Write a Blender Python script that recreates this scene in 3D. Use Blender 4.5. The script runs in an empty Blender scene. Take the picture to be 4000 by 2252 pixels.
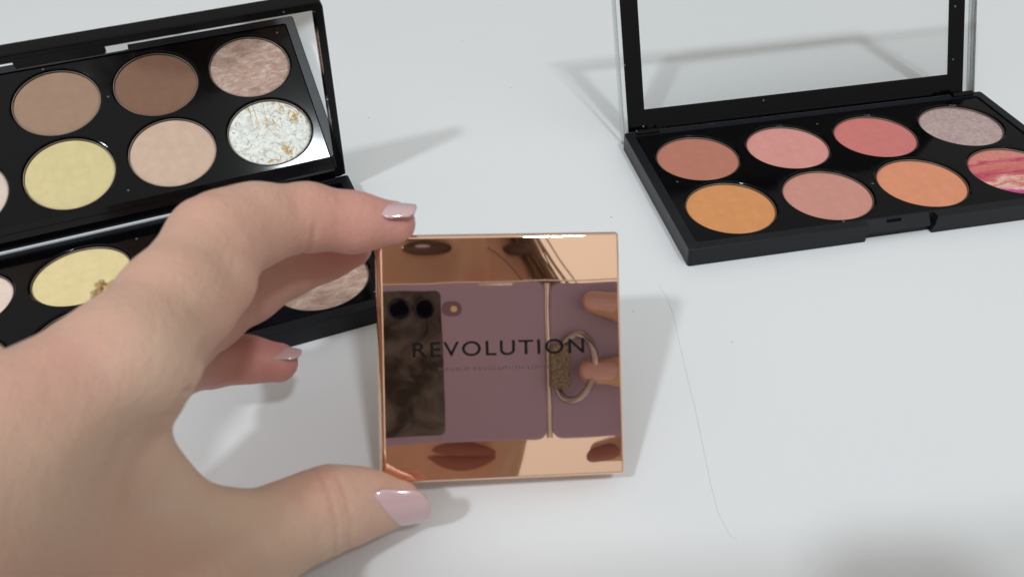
import bpy, bmesh, math, random
import numpy as np
from mathutils import Vector, Matrix

scene = bpy.context.scene
R = math.radians
CM = 0.01                                   # everything below is laid out in centimetres
F_PX = 3373.78                              # lens in pixels of the 4000 px wide frame
EYE = np.array([0.0, 0.0, 16.3784])         # camera position
AX_R = np.array([0.99926023, -0.02457478, -0.02958157])
AX_U = np.array([0.03845763, 0.63853648, 0.76863006])
AX_F = np.array([0.0, 0.76919909, -0.6390092])

# ------------------------------------------------------------------ camera
cam_data = bpy.data.cameras.new('camera')
cam_data.sensor_width = 36.0
cam_data.lens = 36.0 * F_PX / 4000.0
cam_data.clip_start = 0.0005
cam_data.clip_end = 50.0
cam_data.dof.use_dof = True
cam_data.dof.focus_distance = 0.31
cam_data.dof.aperture_fstop = 27.0
cam = bpy.data.objects.new('camera', cam_data)
scene.collection.objects.link(cam)
m = Matrix.Identity(4)
for i in range(3):
    m[i][0] = AX_R[i]; m[i][1] = AX_U[i]; m[i][2] = -AX_F[i]; m[i][3] = EYE[i] * CM
cam.matrix_world = m
scene.camera = cam

# ------------------------------------------------------------------ light of the room
world = bpy.data.worlds.new('World'); scene.world = world
world.use_nodes = True
wn = world.node_tree; wn.nodes.clear()
w_out = wn.nodes.new('ShaderNodeOutputWorld'); w_bg = wn.nodes.new('ShaderNodeBackground')
w_tc = wn.nodes.new('ShaderNodeTexCoord'); w_sep = wn.nodes.new('ShaderNodeSeparateXYZ')
w_ramp = wn.nodes.new('ShaderNodeValToRGB')
wn.links.new(w_tc.outputs['Generated'], w_sep.inputs[0])
wn.links.new(w_sep.outputs['Z'], w_ramp.inputs[0])
wn.links.new(w_ramp.outputs[0], w_bg.inputs[0])
wn.links.new(w_bg.outputs[0], w_out.inputs[0])
w_ramp.color_ramp.elements[0].position = 0.0; w_ramp.color_ramp.elements[0].color = (0.20, 0.197, 0.185, 1)
w_ramp.color_ramp.elements[1].position = 0.75; w_ramp.color_ramp.elements[1].color = (0.70, 0.69, 0.655, 1)
w_map = wn.nodes.new('ShaderNodeMapRange')          # the wall behind the viewer is the lighter one
w_map.interpolation_type = 'SMOOTHSTEP'
w_map.inputs['From Min'].default_value = -1.0; w_map.inputs['From Max'].default_value = 0.9
w_map.inputs['To Min'].default_value = 1.35; w_map.inputs['To Max'].default_value = 0.52
wn.links.new(w_sep.outputs['Y'], w_map.inputs['Value']); wn.links.new(w_map.outputs[0], w_bg.inputs[1])

def lamp(name, pos, aim, size, watts, color):
    l = bpy.data.lights.new(name, 'AREA'); l.shape = 'DISK'; l.size = size * CM
    l.energy = watts; l.color = color
    o = bpy.data.objects.new(name, l); scene.collection.objects.link(o)
    p = Vector(pos) * CM; o.location = p
    o.rotation_euler = (Vector(aim) * CM - p).to_track_quat('-Z', 'Y').to_euler()
    return o
lamp('ceiling_lamp', (57, -91, 185), (5, 22, 0), 18, 13.5, (0.90, 0.95, 1.0))
lamp('ceiling_lamp', (-92, -100, 185), (5, 22, 0), 16, 17.0, (0.90, 0.95, 1.0))

scene.view_settings.view_transform = 'Standard'
scene.view_settings.look = 'None'
scene.view_settings.exposure = -0.06
scene.view_settings.gamma = 1.0
scene.cycles.max_bounces = 10
scene.cycles.glossy_bounces = 6
scene.cycles.transparent_max_bounces = 16

# ------------------------------------------------------------------ helpers
def at(x, y, depth):
    "photograph pixel + distance along the view -> world point in cm"
    return EYE + depth * (AX_F + AX_R * (x - 2000) / F_PX - AX_U * (y - 1126) / F_PX)

def tag(o, label=None, cat=None, group=None, kind=None):
    if label: o['label'] = label
    if cat: o['category'] = cat
    if group: o['group'] = group
    if kind: o['kind'] = kind
    return o

def empty(name, loc=(0, 0, 0), rotz=0.0, parent=None, mat=None):
    o = bpy.data.objects.new(name, None); scene.collection.objects.link(o)
    o.empty_display_size = 0.01
    if mat is not None: o.matrix_world = mat
    else:
        o.location = [c * CM for c in loc]; o.rotation_euler = (0, 0, rotz)
    if parent: o.parent = parent
    return o

def link_mesh(name, me, mat=None, parent=None, smooth=False):
    o = bpy.data.objects.new(name, me); scene.collection.objects.link(o)
    if mat is not None and not me.materials: me.materials.append(mat)
    if smooth: me.polygons.foreach_set('use_smooth', [True] * len(me.polygons))
    if parent: o.parent = parent
    return o

def from_bm(name, bm, mat=None, parent=None, smooth=False, scale=True):
    if scale: bmesh.ops.scale(bm, vec=(CM, CM, CM), verts=bm.verts)
    me = bpy.data.meshes.new(name); bm.to_mesh(me); bm.free()
    return link_mesh(name, me, mat, parent, smooth)

def pydata(name, vs, fs, mat=None, parent=None, smooth=False):
    me = bpy.data.meshes.new(name)
    me.from_pydata([tuple(float(c) * CM for c in v) for v in vs], [], fs); me.update()
    return link_mesh(name, me, mat, parent, smooth)

def box(bm, lo, hi, bev=0.0, seg=2):
    r = bmesh.ops.create_cube(bm, size=1.0)
    vs = r['verts']
    for v in vs:
        v.co = Vector([(lo[i] + hi[i]) / 2 + v.co[i] * (hi[i] - lo[i]) for i in range(3)])
    if bev > 0:
        es = list({e for v in vs for e in v.link_edges})
        bmesh.ops.bevel(bm, geom=es, offset=bev, segments=seg, profile=0.5, affect='EDGES')

def rounded_slab(bm, lo, hi, rc, bev, seg=6, bseg=3):
    "box with corner radius rc in plan (x, y) and bevelled top and bottom edges"
    x0, y0, z0 = lo; x1, y1, z1 = hi
    ring = []
    for cx, cy, a0 in ((x1 - rc, y1 - rc, 0), (x0 + rc, y1 - rc, 90), (x0 + rc, y0 + rc, 180), (x1 - rc, y0 + rc, 270)):
        for k in range(seg + 1):
            a = R(a0 + 90 * k / seg); ring.append((cx, cy, math.cos(a), math.sin(a)))
    levels = []
    for k in range(bseg + 1):
        a = R(90 * k / bseg); levels.append((z0 + bev * (1 - math.sin(a)), bev * (1 - math.cos(a))))
    levels = levels[::-1]
    levels += [(z1 - bev + bev * math.sin(R(90 * k / bseg)), bev * (1 - math.cos(R(90 * k / bseg)))) for k in range(bseg + 1)]
    rows = []
    for z, ins in levels:
        rows.append([bm.verts.new((cx + dx * (rc - ins), cy + dy * (rc - ins), z)) for cx, cy, dx, dy in ring])
    n = len(ring)
    for a, b in zip(rows, rows[1:]):
        for k in range(n): bm.faces.new((a[k], a[(k + 1) % n], b[(k + 1) % n], b[k]))
    bm.faces.new(rows[0][::-1]); bm.faces.new(rows[-1])

def tube(bm, pts, rads, n=12, caps=True):
    pts = [Vector(p) for p in pts]
    if not hasattr(rads, '__len__'): rads = [rads] * len(pts)
    rows = []; up = Vector((0.13, 0.21, 0.97))
    for i, p in enumerate(pts):
        d = (pts[min(i + 1, len(pts) - 1)] - pts[max(i - 1, 0)]).normalized()
        s = d.cross(up).normalized(); t = s.cross(d)
        rows.append([bm.verts.new(p + (s * math.cos(2 * math.pi * k / n) + t * math.sin(2 * math.pi * k / n)) * rads[i]) for k in range(n)])
    for a, b in zip(rows, rows[1:]):
        for k in range(n): bm.faces.new((a[k], a[(k + 1) % n], b[(k + 1) % n], b[k]))
    if caps:
        bm.faces.new(rows[0][::-1]); bm.faces.new(rows[-1])

def lathe(bm, prof, n=72, center=(0, 0, 0)):
    rows = []
    for r, z in prof:
        if r < 1e-6: rows.append([bm.verts.new((center[0], center[1], center[2] + z))])
        else: rows.append([bm.verts.new((center[0] + r * math.cos(2 * math.pi * k / n), center[1] + r * math.sin(2 * math.pi * k / n), center[2] + z)) for k in range(n)])
    for a, b in zip(rows, rows[1:]):
        for k in range(n):
            j = (k + 1) % n
            if len(a) == 1: bm.faces.new((a[0], b[j], b[k]))
            elif len(b) == 1: bm.faces.new((a[k], a[j], b[0]))
            else: bm.faces.new((a[k], a[j], b[j], b[k]))

def cut(name, bm_a, cutters, mat, parent, bevel=0.0):
    "boolean difference, evaluated once into a plain mesh"
    bmesh.ops.recalc_face_normals(bm_a, faces=bm_a.faces)
    a = from_bm(name, bm_a)
    for cb in cutters:
        bmesh.ops.recalc_face_normals(cb, faces=cb.faces)
        b = from_bm('cutter', cb)
        md = a.modifiers.new('cut', 'BOOLEAN'); md.operation = 'DIFFERENCE'; md.solver = 'EXACT'; md.object = b
    if bevel:
        bv = a.modifiers.new('bev', 'BEVEL'); bv.width = bevel * CM; bv.segments = 2; bv.limit_method = 'ANGLE'; bv.angle_limit = R(50)
        bv.harden_normals = False
    dg = bpy.context.evaluated_depsgraph_get()
    me = bpy.data.meshes.new_from_object(a.evaluated_get(dg))
    for md in a.modifiers:
        if md.type == 'BOOLEAN': bpy.data.objects.remove(md.object)
    bpy.data.objects.remove(a)
    me.materials.clear()
    return link_mesh(name, me, mat, parent)

# ------------------------------------------------------------------ materials
def mat_base(name):
    mt = bpy.data.materials.new(name); mt.use_nodes = True
    nt = mt.node_tree; b = nt.nodes['Principled BSDF']
    return mt, nt, b

def noise(nt, scale, detail=4, rough=0.55, dist=0.0, coord='Object', stretch=None):
    tc = nt.nodes.new('ShaderNodeTexCoord'); n = nt.nodes.new('ShaderNodeTexNoise')
    n.inputs['Scale'].default_value = scale; n.inputs['Detail'].default_value = detail
    n.inputs['Roughness'].default_value = rough; n.inputs['Distortion'].default_value = dist
    if stretch:
        mp = nt.nodes.new('ShaderNodeMapping'); mp.inputs['Scale'].default_value = stretch[0]
        mp.inputs['Rotation'].default_value = stretch[1]
        nt.links.new(tc.outputs[coord], mp.inputs[0]); nt.links.new(mp.outputs[0], n.inputs['Vector'])
    else: nt.links.new(tc.outputs[coord], n.inputs['Vector'])
    return n

def ramp(nt, src, stops):
    r = nt.nodes.new('ShaderNodeValToRGB')
    while len(r.color_ramp.elements) < len(stops): r.color_ramp.elements.new(0.5)
    for e, (p, c) in zip(r.color_ramp.elements, stops):
        e.position = p; e.color = (c[0], c[1], c[2], 1)
    nt.links.new(src, r.inputs[0]); return r

def bump(nt, b, src, strength, dist, prev=None):
    bp = nt.nodes.new('ShaderNodeBump'); bp.inputs['Strength'].default_value = strength
    bp.inputs['Distance'].default_value = dist
    nt.links.new(src, bp.inputs['Height'])
    if prev: nt.links.new(prev.outputs[0], bp.inputs['Normal'])
    nt.links.new(bp.outputs[0], b.inputs['Normal']); return bp

def srgb(h):
    c = [int(h[i:i + 2], 16) / 255 for i in (0, 2, 4)]
    return tuple(x / 12.92 if x <= 0.04045 else ((x + 0.055) / 1.055) ** 2.4 for x in c)

def plain(name, col, rough=0.5, metal=0.0, spec=0.5, coat=0.0):
    mt, nt, b = mat_base(name)
    b.inputs['Base Color'].default_value = (*col, 1); b.inputs['Roughness'].default_value = rough
    b.inputs['Metallic'].default_value = metal; b.inputs['Specular IOR Level'].default_value = spec
    b.inputs['Coat Weight'].default_value = coat
    return mt

def black_plastic(name, rough, dust=1.0, col=(0.002, 0.0021, 0.0026), spec=0.17):
    mt, nt, b = mat_base(name)
    b.inputs['Specular IOR Level'].default_value = spec
    v = nt.nodes.new('ShaderNodeTexVoronoi'); v.inputs['Scale'].default_value = 210.0
    tc = nt.nodes.new('ShaderNodeTexCoord'); nt.links.new(tc.outputs['Object'], v.inputs['Vector'])
    big = noise(nt, 25.0, 3)
    lt = nt.nodes.new('ShaderNodeMath'); lt.operation = 'LESS_THAN'; lt.inputs[1].default_value = 0.085
    nt.links.new(v.outputs['Distance'], lt.inputs[0])
    sp = nt.nodes.new('ShaderNodeSeparateColor'); nt.links.new(v.outputs['Color'], sp.inputs[0])
    g = nt.nodes.new('ShaderNodeMath'); g.operation = 'GREATER_THAN'; g.inputs[1].default_value = 1 - 0.28 * dust
    nt.links.new(sp.outputs[0], g.inputs[0])
    mu = nt.nodes.new('ShaderNodeMath'); mu.operation = 'MULTIPLY'
    nt.links.new(lt.outputs[0], mu.inputs[0]); nt.links.new(g.outputs[0], mu.inputs[1])
    mx = nt.nodes.new('ShaderNodeMix'); mx.data_type = 'RGBA'
    mx.inputs['A'].default_value = (*col, 1); mx.inputs['B'].default_value = (0.12, 0.12, 0.13, 1)
    nt.links.new(mu.outputs[0], mx.inputs['Factor']); nt.links.new(mx.outputs['Result'], b.inputs['Base Color'])
    rr = nt.nodes.new('ShaderNodeMapRange'); rr.inputs['To Min'].default_value = rough * 0.8; rr.inputs['To Max'].default_value = rough * 1.35
    nt.links.new(big.outputs['Fac'], rr.inputs['Value']); nt.links.new(rr.outputs[0], b.inputs['Roughness'])
    return mt

M = {}
M['black_gloss'] = black_plastic('glossy_black_plastic', 0.085)
M['black_satin'] = black_plastic('satin_black_plastic', 0.33, 0.6, (0.008, 0.0096, 0.0125), 0.26)
M['tin'] = plain('pan_tin', (0.22, 0.18, 0.15), 0.35, 0.8)
M['hinge_pin'] = plain('hinge_pin_metal', (0.8, 0.8, 0.82), 0.2, 1.0)

mt, nt, b = mat_base('mirror_glass')
b.inputs['Base Color'].default_value = (0.90, 0.92, 0.92, 1); b.inputs['Metallic'].default_value = 1.0
b.inputs['Roughness'].default_value = 0.0; M['mirror'] = mt

# clear plastic: thin sheet, no refraction
def clear_sheet(name, tint, haze):
    mt = bpy.data.materials.new(name); mt.use_nodes = True; nt = mt.node_tree; nt.nodes.clear()
    o = nt.nodes.new('ShaderNodeOutputMaterial'); t = nt.nodes.new('ShaderNodeBsdfTransparent')
    g = nt.nodes.new('ShaderNodeBsdfGlossy'); f = nt.nodes.new('ShaderNodeFresnel'); d = nt.nodes.new('ShaderNodeBsdfDiffuse')
    a = nt.nodes.new('ShaderNodeMixShader'); c = nt.nodes.new('ShaderNodeMixShader')
    t.inputs[0].default_value = (*tint, 1); g.inputs['Roughness'].default_value = 0.03
    d.inputs[0].default_value = (0.8, 0.82, 0.83, 1); f.inputs[0].default_value = 1.45
    c.inputs[0].default_value = haze
    nt.links.new(t.outputs[0], c.inputs[1]); nt.links.new(d.outputs[0], c.inputs[2])
    nt.links.new(f.outputs[0], a.inputs[0]); nt.links.new(c.outputs[0], a.inputs[1]); nt.links.new(g.outputs[0], a.inputs[2])
    nt.links.new(a.outputs[0], o.inputs[0]); return mt
M['clear'] = clear_sheet('clear_lid_plastic', (0.985, 0.99, 0.99), 0.0)
M['clear_edge'] = clear_sheet('clear_lid_edge_plastic', (0.93, 0.95, 0.95), 0.10)

# table
mt, nt, b = mat_base('white_table_laminate')
n1 = noise(nt, 6.0, 3); rp = ramp(nt, n1.outputs['Fac'], [(0.3, (0.770, 0.798, 0.815)), (0.7, (0.795, 0.816, 0.830))])
nt.links.new(rp.outputs[0], b.inputs['Base Color'])
n2 = noise(nt, 900.0, 3); bump(nt, b, n2.outputs['Fac'], 0.06, 0.0004)
b.inputs['Roughness'].default_value = 0.34; b.inputs['Specular IOR Level'].default_value = 0.45
M['table'] = mt

def powder(name, col, var=0.05, grain=1.0, spec=0.15, metal=0.0, rough=0.75, brush=True):
    mt, nt, b = mat_base(name)
    n1 = noise(nt, 260, 5, 0.65); lo = tuple(c * (1 - var * 1.3) for c in col); hi = tuple(min(1, c * (1 + var)) for c in col)
    rp = ramp(nt, n1.outputs['Fac'], [(0.3, lo), (0.7, hi)])
    nt.links.new(rp.outputs[0], b.inputs['Base Color'])
    b.inputs['Roughness'].default_value = rough; b.inputs['Specular IOR Level'].default_value = spec; b.inputs['Metallic'].default_value = metal
    b.inputs['Sheen Weight'].default_value = 0.12
    n2 = noise(nt, 2600, 3, 0.7); bp = bump(nt, b, n2.outputs['Fac'], 0.35 * grain, 0.00012)
    n3 = noise(nt, 120, 2, 0.4, 0, 'Object', ((1, 0.25, 1), (0, 0, 0.6))); bump(nt, b, n3.outputs['Fac'], 0.25, 0.0002, bp)
    n4 = noise(nt, 60, 3, 0.5, 0.6, 'Object', ((1, 0.3, 1), (0, 0, 0.9)))
    sw = nt.nodes.new('ShaderNodeMapRange'); sw.inputs['From Min'].default_value = 0.35; sw.inputs['From Max'].default_value = 0.7
    sw.inputs['To Min'].default_value = 0.96; sw.inputs['To Max'].default_value = 1.04
    hs = nt.nodes.new('ShaderNodeHueSaturation'); nt.links.new(n4.outputs['Fac'], sw.inputs['Value'])
    nt.links.new(sw.outputs[0], hs.inputs['Value']); nt.links.new(rp.outputs[0], hs.inputs['Color']); nt.links.new(hs.outputs[0], b.inputs['Base Color'])
    return mt

def shimmer(name, stops, scale, dist, metal, rough, bstr=1.0, stretch=((1, 1, 1), (0, 0, 0)), vein=None):
    mt, nt, b = mat_base(name)
    n1 = noise(nt, scale, 8, 0.62, dist, 'Object', stretch)
    rp = ramp(nt, n1.outputs['Fac'], stops); last = rp.outputs[0]
    if vein:
        col, vs, w, st = vein
        nv = noise(nt, vs, 6, 0.6, 1.2, 'Object', st)
        s = nt.nodes.new('ShaderNodeMath'); s.operation = 'SUBTRACT'; s.inputs[1].default_value = 0.5
        a = nt.nodes.new('ShaderNodeMath'); a.operation = 'ABSOLUTE'
        l = nt.nodes.new('ShaderNodeMapRange'); l.inputs['From Min'].default_value = w * 0.4; l.inputs['From Max'].default_value = w
        l.inputs['To Min'].default_value = 1; l.inputs['To Max'].default_value = 0
        nb = noise(nt, vs * 0.55, 2, 0.5, 0)
        gate = nt.nodes.new('ShaderNodeMapRange'); gate.inputs['From Min'].default_value = 0.43; gate.inputs['From Max'].default_value = 0.52
        mu = nt.nodes.new('ShaderNodeMath'); mu.operation = 'MULTIPLY'
        nf = noise(nt, vs * 6, 3, 0.6); gf = nt.nodes.new('ShaderNodeMapRange'); gf.inputs['From Min'].default_value = 0.36; gf.inputs['From Max'].default_value = 0.46
        m3 = nt.nodes.new('ShaderNodeMath'); m3.operation = 'MULTIPLY'
        nt.links.new(nv.outputs['Fac'], s.inputs[0]); nt.links.new(s.outputs[0], a.inputs[0]); nt.links.new(a.outputs[0], l.inputs['Value'])
        nt.links.new(nb.outputs['Fac'], gate.inputs['Value'])
        nt.links.new(l.outputs[0], mu.inputs[0]); nt.links.new(gate.outputs[0], mu.inputs[1])
        nt.links.new(nf.outputs['Fac'], gf.inputs['Value']); nt.links.new(mu.outputs[0], m3.inputs[0]); nt.links.new(gf.outputs[0], m3.inputs[1]); mu = m3
        mx = nt.nodes.new('ShaderNodeMix'); mx.data_type = 'RGBA'; mx.inputs['B'].default_value = (*col, 1)
        nt.links.new(mu.outputs[0], mx.inputs['Factor']); nt.links.new(last, mx.inputs['A']); last = mx.outputs['Result']
    nt.links.new(last, b.inputs['Base Color'])
    b.inputs['Metallic'].default_value = metal; b.inputs['Roughness'].default_value = rough
    n2 = noise(nt, scale * 2.4, 6, 0.65, dist, 'Object', stretch); bp = bump(nt, b, n2.outputs['Fac'], bstr, 0.0007)
    n3 = noise(nt, 1500, 2); bump(nt, b, n3.outputs['Fac'], 0.3, 0.0001, bp)
    return mt

def marbled(name):
    "baked swirl: coral with pale and magenta streaks and a purple lower edge"
    mt, nt, b = mat_base(name)
    tc = nt.nodes.new('ShaderNodeTexCoord'); sp = nt.nodes.new('ShaderNodeSeparateXYZ'); nt.links.new(tc.outputs['Object'], sp.inputs[0])
    nz = noise(nt, 90, 6, 0.65, 0.8, 'Object', ((0.5, 1.6, 1), (0, 0, 0.15)))
    a = nt.nodes.new('ShaderNodeMath'); a.operation = 'MULTIPLY_ADD'; a.inputs[1].default_value = 35.0; a.inputs[2].default_value = 0.28
    c = nt.nodes.new('ShaderNodeMath'); c.operation = 'MULTIPLY_ADD'; c.inputs[1].default_value = 0.55
    nt.links.new(sp.outputs['Y'], a.inputs[0]); nt.links.new(nz.outputs['Fac'], c.inputs[0]); nt.links.new(a.outputs[0], c.inputs[2])
    P_, K, T, L = srgb('A8249C'), srgb('D2726C'), srgb('EFC4B4'), srgb('BE3F66')
    rp = ramp(nt, c.outputs[0], [(0.10, P_), (0.20, srgb('C04C8A')), (0.27, T), (0.34, K), (0.41, T), (0.47, K), (0.53, L), (0.58, K), (0.74, srgb('D87F74')), (0.80, L), (0.86, srgb('DC8A7E'))])
    fine = noise(nt, 900, 5, 0.7); mx = nt.nodes.new('ShaderNodeMix'); mx.data_type = 'RGBA'; mx.blend_type = 'OVERLAY'; mx.inputs['Factor'].default_value = 0.5
    nt.links.new(rp.outputs[0], mx.inputs['A']); nt.links.new(fine.outputs['Color'], mx.inputs['B'])
    fr = ramp(nt, fine.outputs['Fac'], [(0.3, (0.3, 0.3, 0.3)), (0.7, (0.72, 0.72, 0.72))]); nt.links.new(fr.outputs[0], mx.inputs['B'])
    nt.links.new(mx.outputs['Result'], b.inputs['Base Color'])
    b.inputs['Roughness'].default_value = 0.42; b.inputs['Metallic'].default_value = 0.1
    bump(nt, b, fine.outputs['Fac'], 0.5, 0.0003); return mt

# skin: colour attribute 'flush' drives the redder finger ends
def skin_mat():
    mt, nt, b = mat_base('skin')
    at_ = nt.nodes.new('ShaderNodeAttribute'); at_.attribute_name = 'flush'
    n1 = noise(nt, 45, 4, 0.5); n2 = noise(nt, 16, 2, 0.5)
    base = ramp(nt, n1.outputs['Fac'], [(0.3, (0.56, 0.355, 0.265)), (0.7, (0.68, 0.475, 0.375))])
    pat = ramp(nt, n2.outputs['Fac'], [(0.38, (0.63, 0.465, 0.335)), (0.62, (0.68, 0.385, 0.29))])
    mx = nt.nodes.new('ShaderNodeMix'); mx.data_type = 'RGBA'; mx.inputs['Factor'].default_value = 0.6
    nt.links.new(base.outputs[0], mx.inputs['A']); nt.links.new(pat.outputs[0], mx.inputs['B'])
    m2 = nt.nodes.new('ShaderNodeMix'); m2.data_type = 'RGBA'; m2.inputs['B'].default_value = (0.60, 0.27, 0.235, 1)
    nt.links.new(at_.outputs['Fac'], m2.inputs['Factor']); nt.links.new(mx.outputs['Result'], m2.inputs['A'])
    nt.links.new(m2.outputs['Result'], b.inputs['Base Color'])
    b.inputs['Subsurface Weight'].default_value = 0.5
    b.inputs['Subsurface Radius'].default_value = (1.0, 0.35, 0.18); b.inputs['Subsurface Scale'].default_value = 0.006
    b.inputs['Roughness'].default_value = 0.5; b.inputs['Specular IOR Level'].default_value = 0.35
    v = nt.nodes.new('ShaderNodeTexVoronoi'); v.inputs['Scale'].default_value = 1100
    tc = nt.nodes.new('ShaderNodeTexCoord'); nt.links.new(tc.outputs['Object'], v.inputs['Vector'])
    bp = bump(nt, b, v.outputs['Distance'], 0.25, 0.00012)
    n4 = noise(nt, 220, 4, 0.6, 0.5); bp2 = bump(nt, b, n4.outputs['Fac'], 0.45, 0.0007, bp)
    n5 = noise(nt, 480, 3, 0.6, 0.3, 'Object', ((1, 0.35, 1), (0.4, 0.2, 0.7))); bump(nt, b, n5.outputs['Fac'], 0.5, 0.0004, bp2)
    return mt
M['skin'] = skin_mat()
M['nail'] = plain('nail_polish_pale_pink', (0.62, 0.42, 0.43), 0.12, 0, 0.6, 0.6)
M['nail'].node_tree.nodes['Principled BSDF'].inputs['Subsurface Weight'].default_value = 0.0
M['hair'] = plain('hair_brown', (0.24, 0.155, 0.09), 0.4)
M['lips'] = plain('lip_skin', (0.30, 0.125, 0.10), 0.65)
M['dark_eye'] = plain('eye_dark', (0.09, 0.055, 0.04), 0.3)
M['sweater'] = plain('sweater_knit', (0.42, 0.40, 0.38), 0.9)

mt, nt, b = mat_base('rose_gold_mirror_finish')
b.inputs['Base Color'].default_value = (0.93, 0.625, 0.455, 1); b.inputs['Metallic'].default_value = 1.0
b.inputs['Roughness'].default_value = 0.025
n1 = noise(nt, 28, 2, 0.5); bump(nt, b, n1.outputs['Fac'], 0.03, 0.002)
M['rose'] = mt
M['rose_side'] = plain('rose_gold_side', (0.95, 0.58, 0.38), 0.16, 1.0)
M['ink'] = plain('black_print', (0.004, 0.003, 0.003), 0.6, 0, 0.1)
M['ink_faint'] = plain('thin_black_print', (0.05, 0.03, 0.03), 0.4)

# ------------------------------------------------------------------ table
bm = bmesh.new(); box(bm, (-90, -22, -2.2), (90, 95, 0.0), 0.15)
tag(from_bm('table_top', bm, M['table']), kind='structure')

# ------------------------------------------------------------------ palettes
W, D, H = 14.0, 7.1128, 0.639
PX, PY, YF, PR = 3.2915, 3.0766, 1.9752, 1.4197
LH = 6.6537

def pan_center(i, j): return (W / 2 + (i - 1.5) * PX, YF + j * PY)

def make_pan_meshes():
    bm = bmesh.new()
    zt = H - 0.045
    prof = [(PR + 0.012, zt - 0.30), (PR + 0.012, zt - 0.060), (PR + 0.004, zt - 0.052), (PR - 0.010, zt - 0.052), (PR - 0.016, zt - 0.060), (PR - 0.020, zt - 0.16)]
    lathe(bm, prof, 96)
    me1 = bpy.data.meshes.new('pan'); bmesh.ops.scale(bm, vec=(CM,) * 3, verts=bm.verts); bm.to_mesh(me1); bm.free()
    me1.polygons.foreach_set('use_smooth', [True] * len(me1.polygons))
    bm = bmesh.new(); r = PR - 0.021
    prof = [(0, zt - 0.088), (0.5, zt - 0.089), (r - 0.25, zt - 0.087), (r - 0.075, zt - 0.085), (r - 0.03, zt - 0.092), (r, zt - 0.125)]
    lathe(bm, prof, 96)
    me2 = bpy.data.meshes.new('powder'); bmesh.ops.scale(bm, vec=(CM,) * 3, verts=bm.verts); bm.to_mesh(me2); bm.free()
    me2.polygons.foreach_set('use_smooth', [True] * len(me2.polygons))
    return me1, me2
PAN_ME, POW_ME = make_pan_meshes()

def tray_mesh():
    "flat insert with eight round wells"
    bm = bmesh.new(); zt = H - 0.045
    x0, x1, y0, y1 = 0.36, W - 0.36, 0.36, D - 0.34
    xs = [W / 2 + (i - 2) * PX for i in range(5)]; ys = [YF - PY / 2, YF + PY / 2, YF + 1.5 * PY]
    ys[0] = max(ys[0], y0 + 0.02); ys[2] = min(ys[2], y1 - 0.02)
    def quad(a, b, c, d): bm.faces.new([bm.verts.new(p) for p in (a, b, c, d)])
    for i in range(4):
        for j in range(2):
            cx, cy = pan_center(i, j); lx, hx, ly, hy = xs[i], xs[i + 1], ys[j], ys[j + 1]
            angs = sorted([2 * math.pi * k / 88 for k in range(88)] + [math.atan2(sy - cy, sx - cx) % (2 * math.pi) for sx in (lx, hx) for sy in (ly, hy)])
            out = []; rings = [[] for _ in range(5)]
            for a in angs:
                c, s = math.cos(a), math.sin(a); t = 1e9
                if abs(c) > 1e-9: t = min(t, ((hx if c > 0 else lx) - cx) / c)
                if abs(s) > 1e-9: t = min(t, ((hy if s > 0 else ly) - cy) / s)
                out.append(bm.verts.new((cx + c * t, cy + s * t, zt)))
                for q, (rr, dz) in enumerate(((PR + 0.085, 0), (PR + 0.058, -0.008), (PR + 0.040, -0.028), (PR + 0.036, -0.07), (PR + 0.036, -0.34))):
                    rings[q].append(bm.verts.new((cx + c * rr, cy + s * rr, zt + dz)))
            n = len(angs)
            for a_, b_ in zip([out] + rings[:-1], rings):
                for k in range(n): bm.faces.new((a_[k], a_[(k + 1) % n], b_[(k + 1) % n], b_[k]))
            bm.faces.new(rings[-1])
    gx0, gx1, gy0, gy1 = xs[0], xs[-1], ys[0], ys[-1]
    quad((x0, y0, zt), (x1, y0, zt), (x1, gy0, zt), (x0, gy0, zt)); quad((x0, gy1, zt), (x1, gy1, zt), (x1, y1, zt), (x0, y1, zt))
    quad((x0, gy0, zt), (gx0, gy0, zt), (gx0, gy1, zt), (x0, gy1, zt)); quad((gx1, gy0, zt), (x1, gy0, zt), (x1, gy1, zt), (gx1, gy1, zt))
    # outer skirt
    for a, b_ in (((x0, y0), (x1, y0)), ((x1, y0), (x1, y1)), ((x1, y1), (x0, y1)), ((x0, y1), (x0, y0))):
        quad((a[0], a[1], zt - 0.12), (b_[0], b_[1], zt - 0.12), (b_[0], b_[1], zt), (a[0], a[1], zt))
    bmesh.ops.recalc_face_normals(bm, faces=bm.faces)
    bmesh.ops.scale(bm, vec=(CM,) * 3, verts=bm.verts)
    me = bpy.data.meshes.new('pan_tray'); bm.to_mesh(me); bm.free(); return me
TRAY_ME = tray_mesh()

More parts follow.
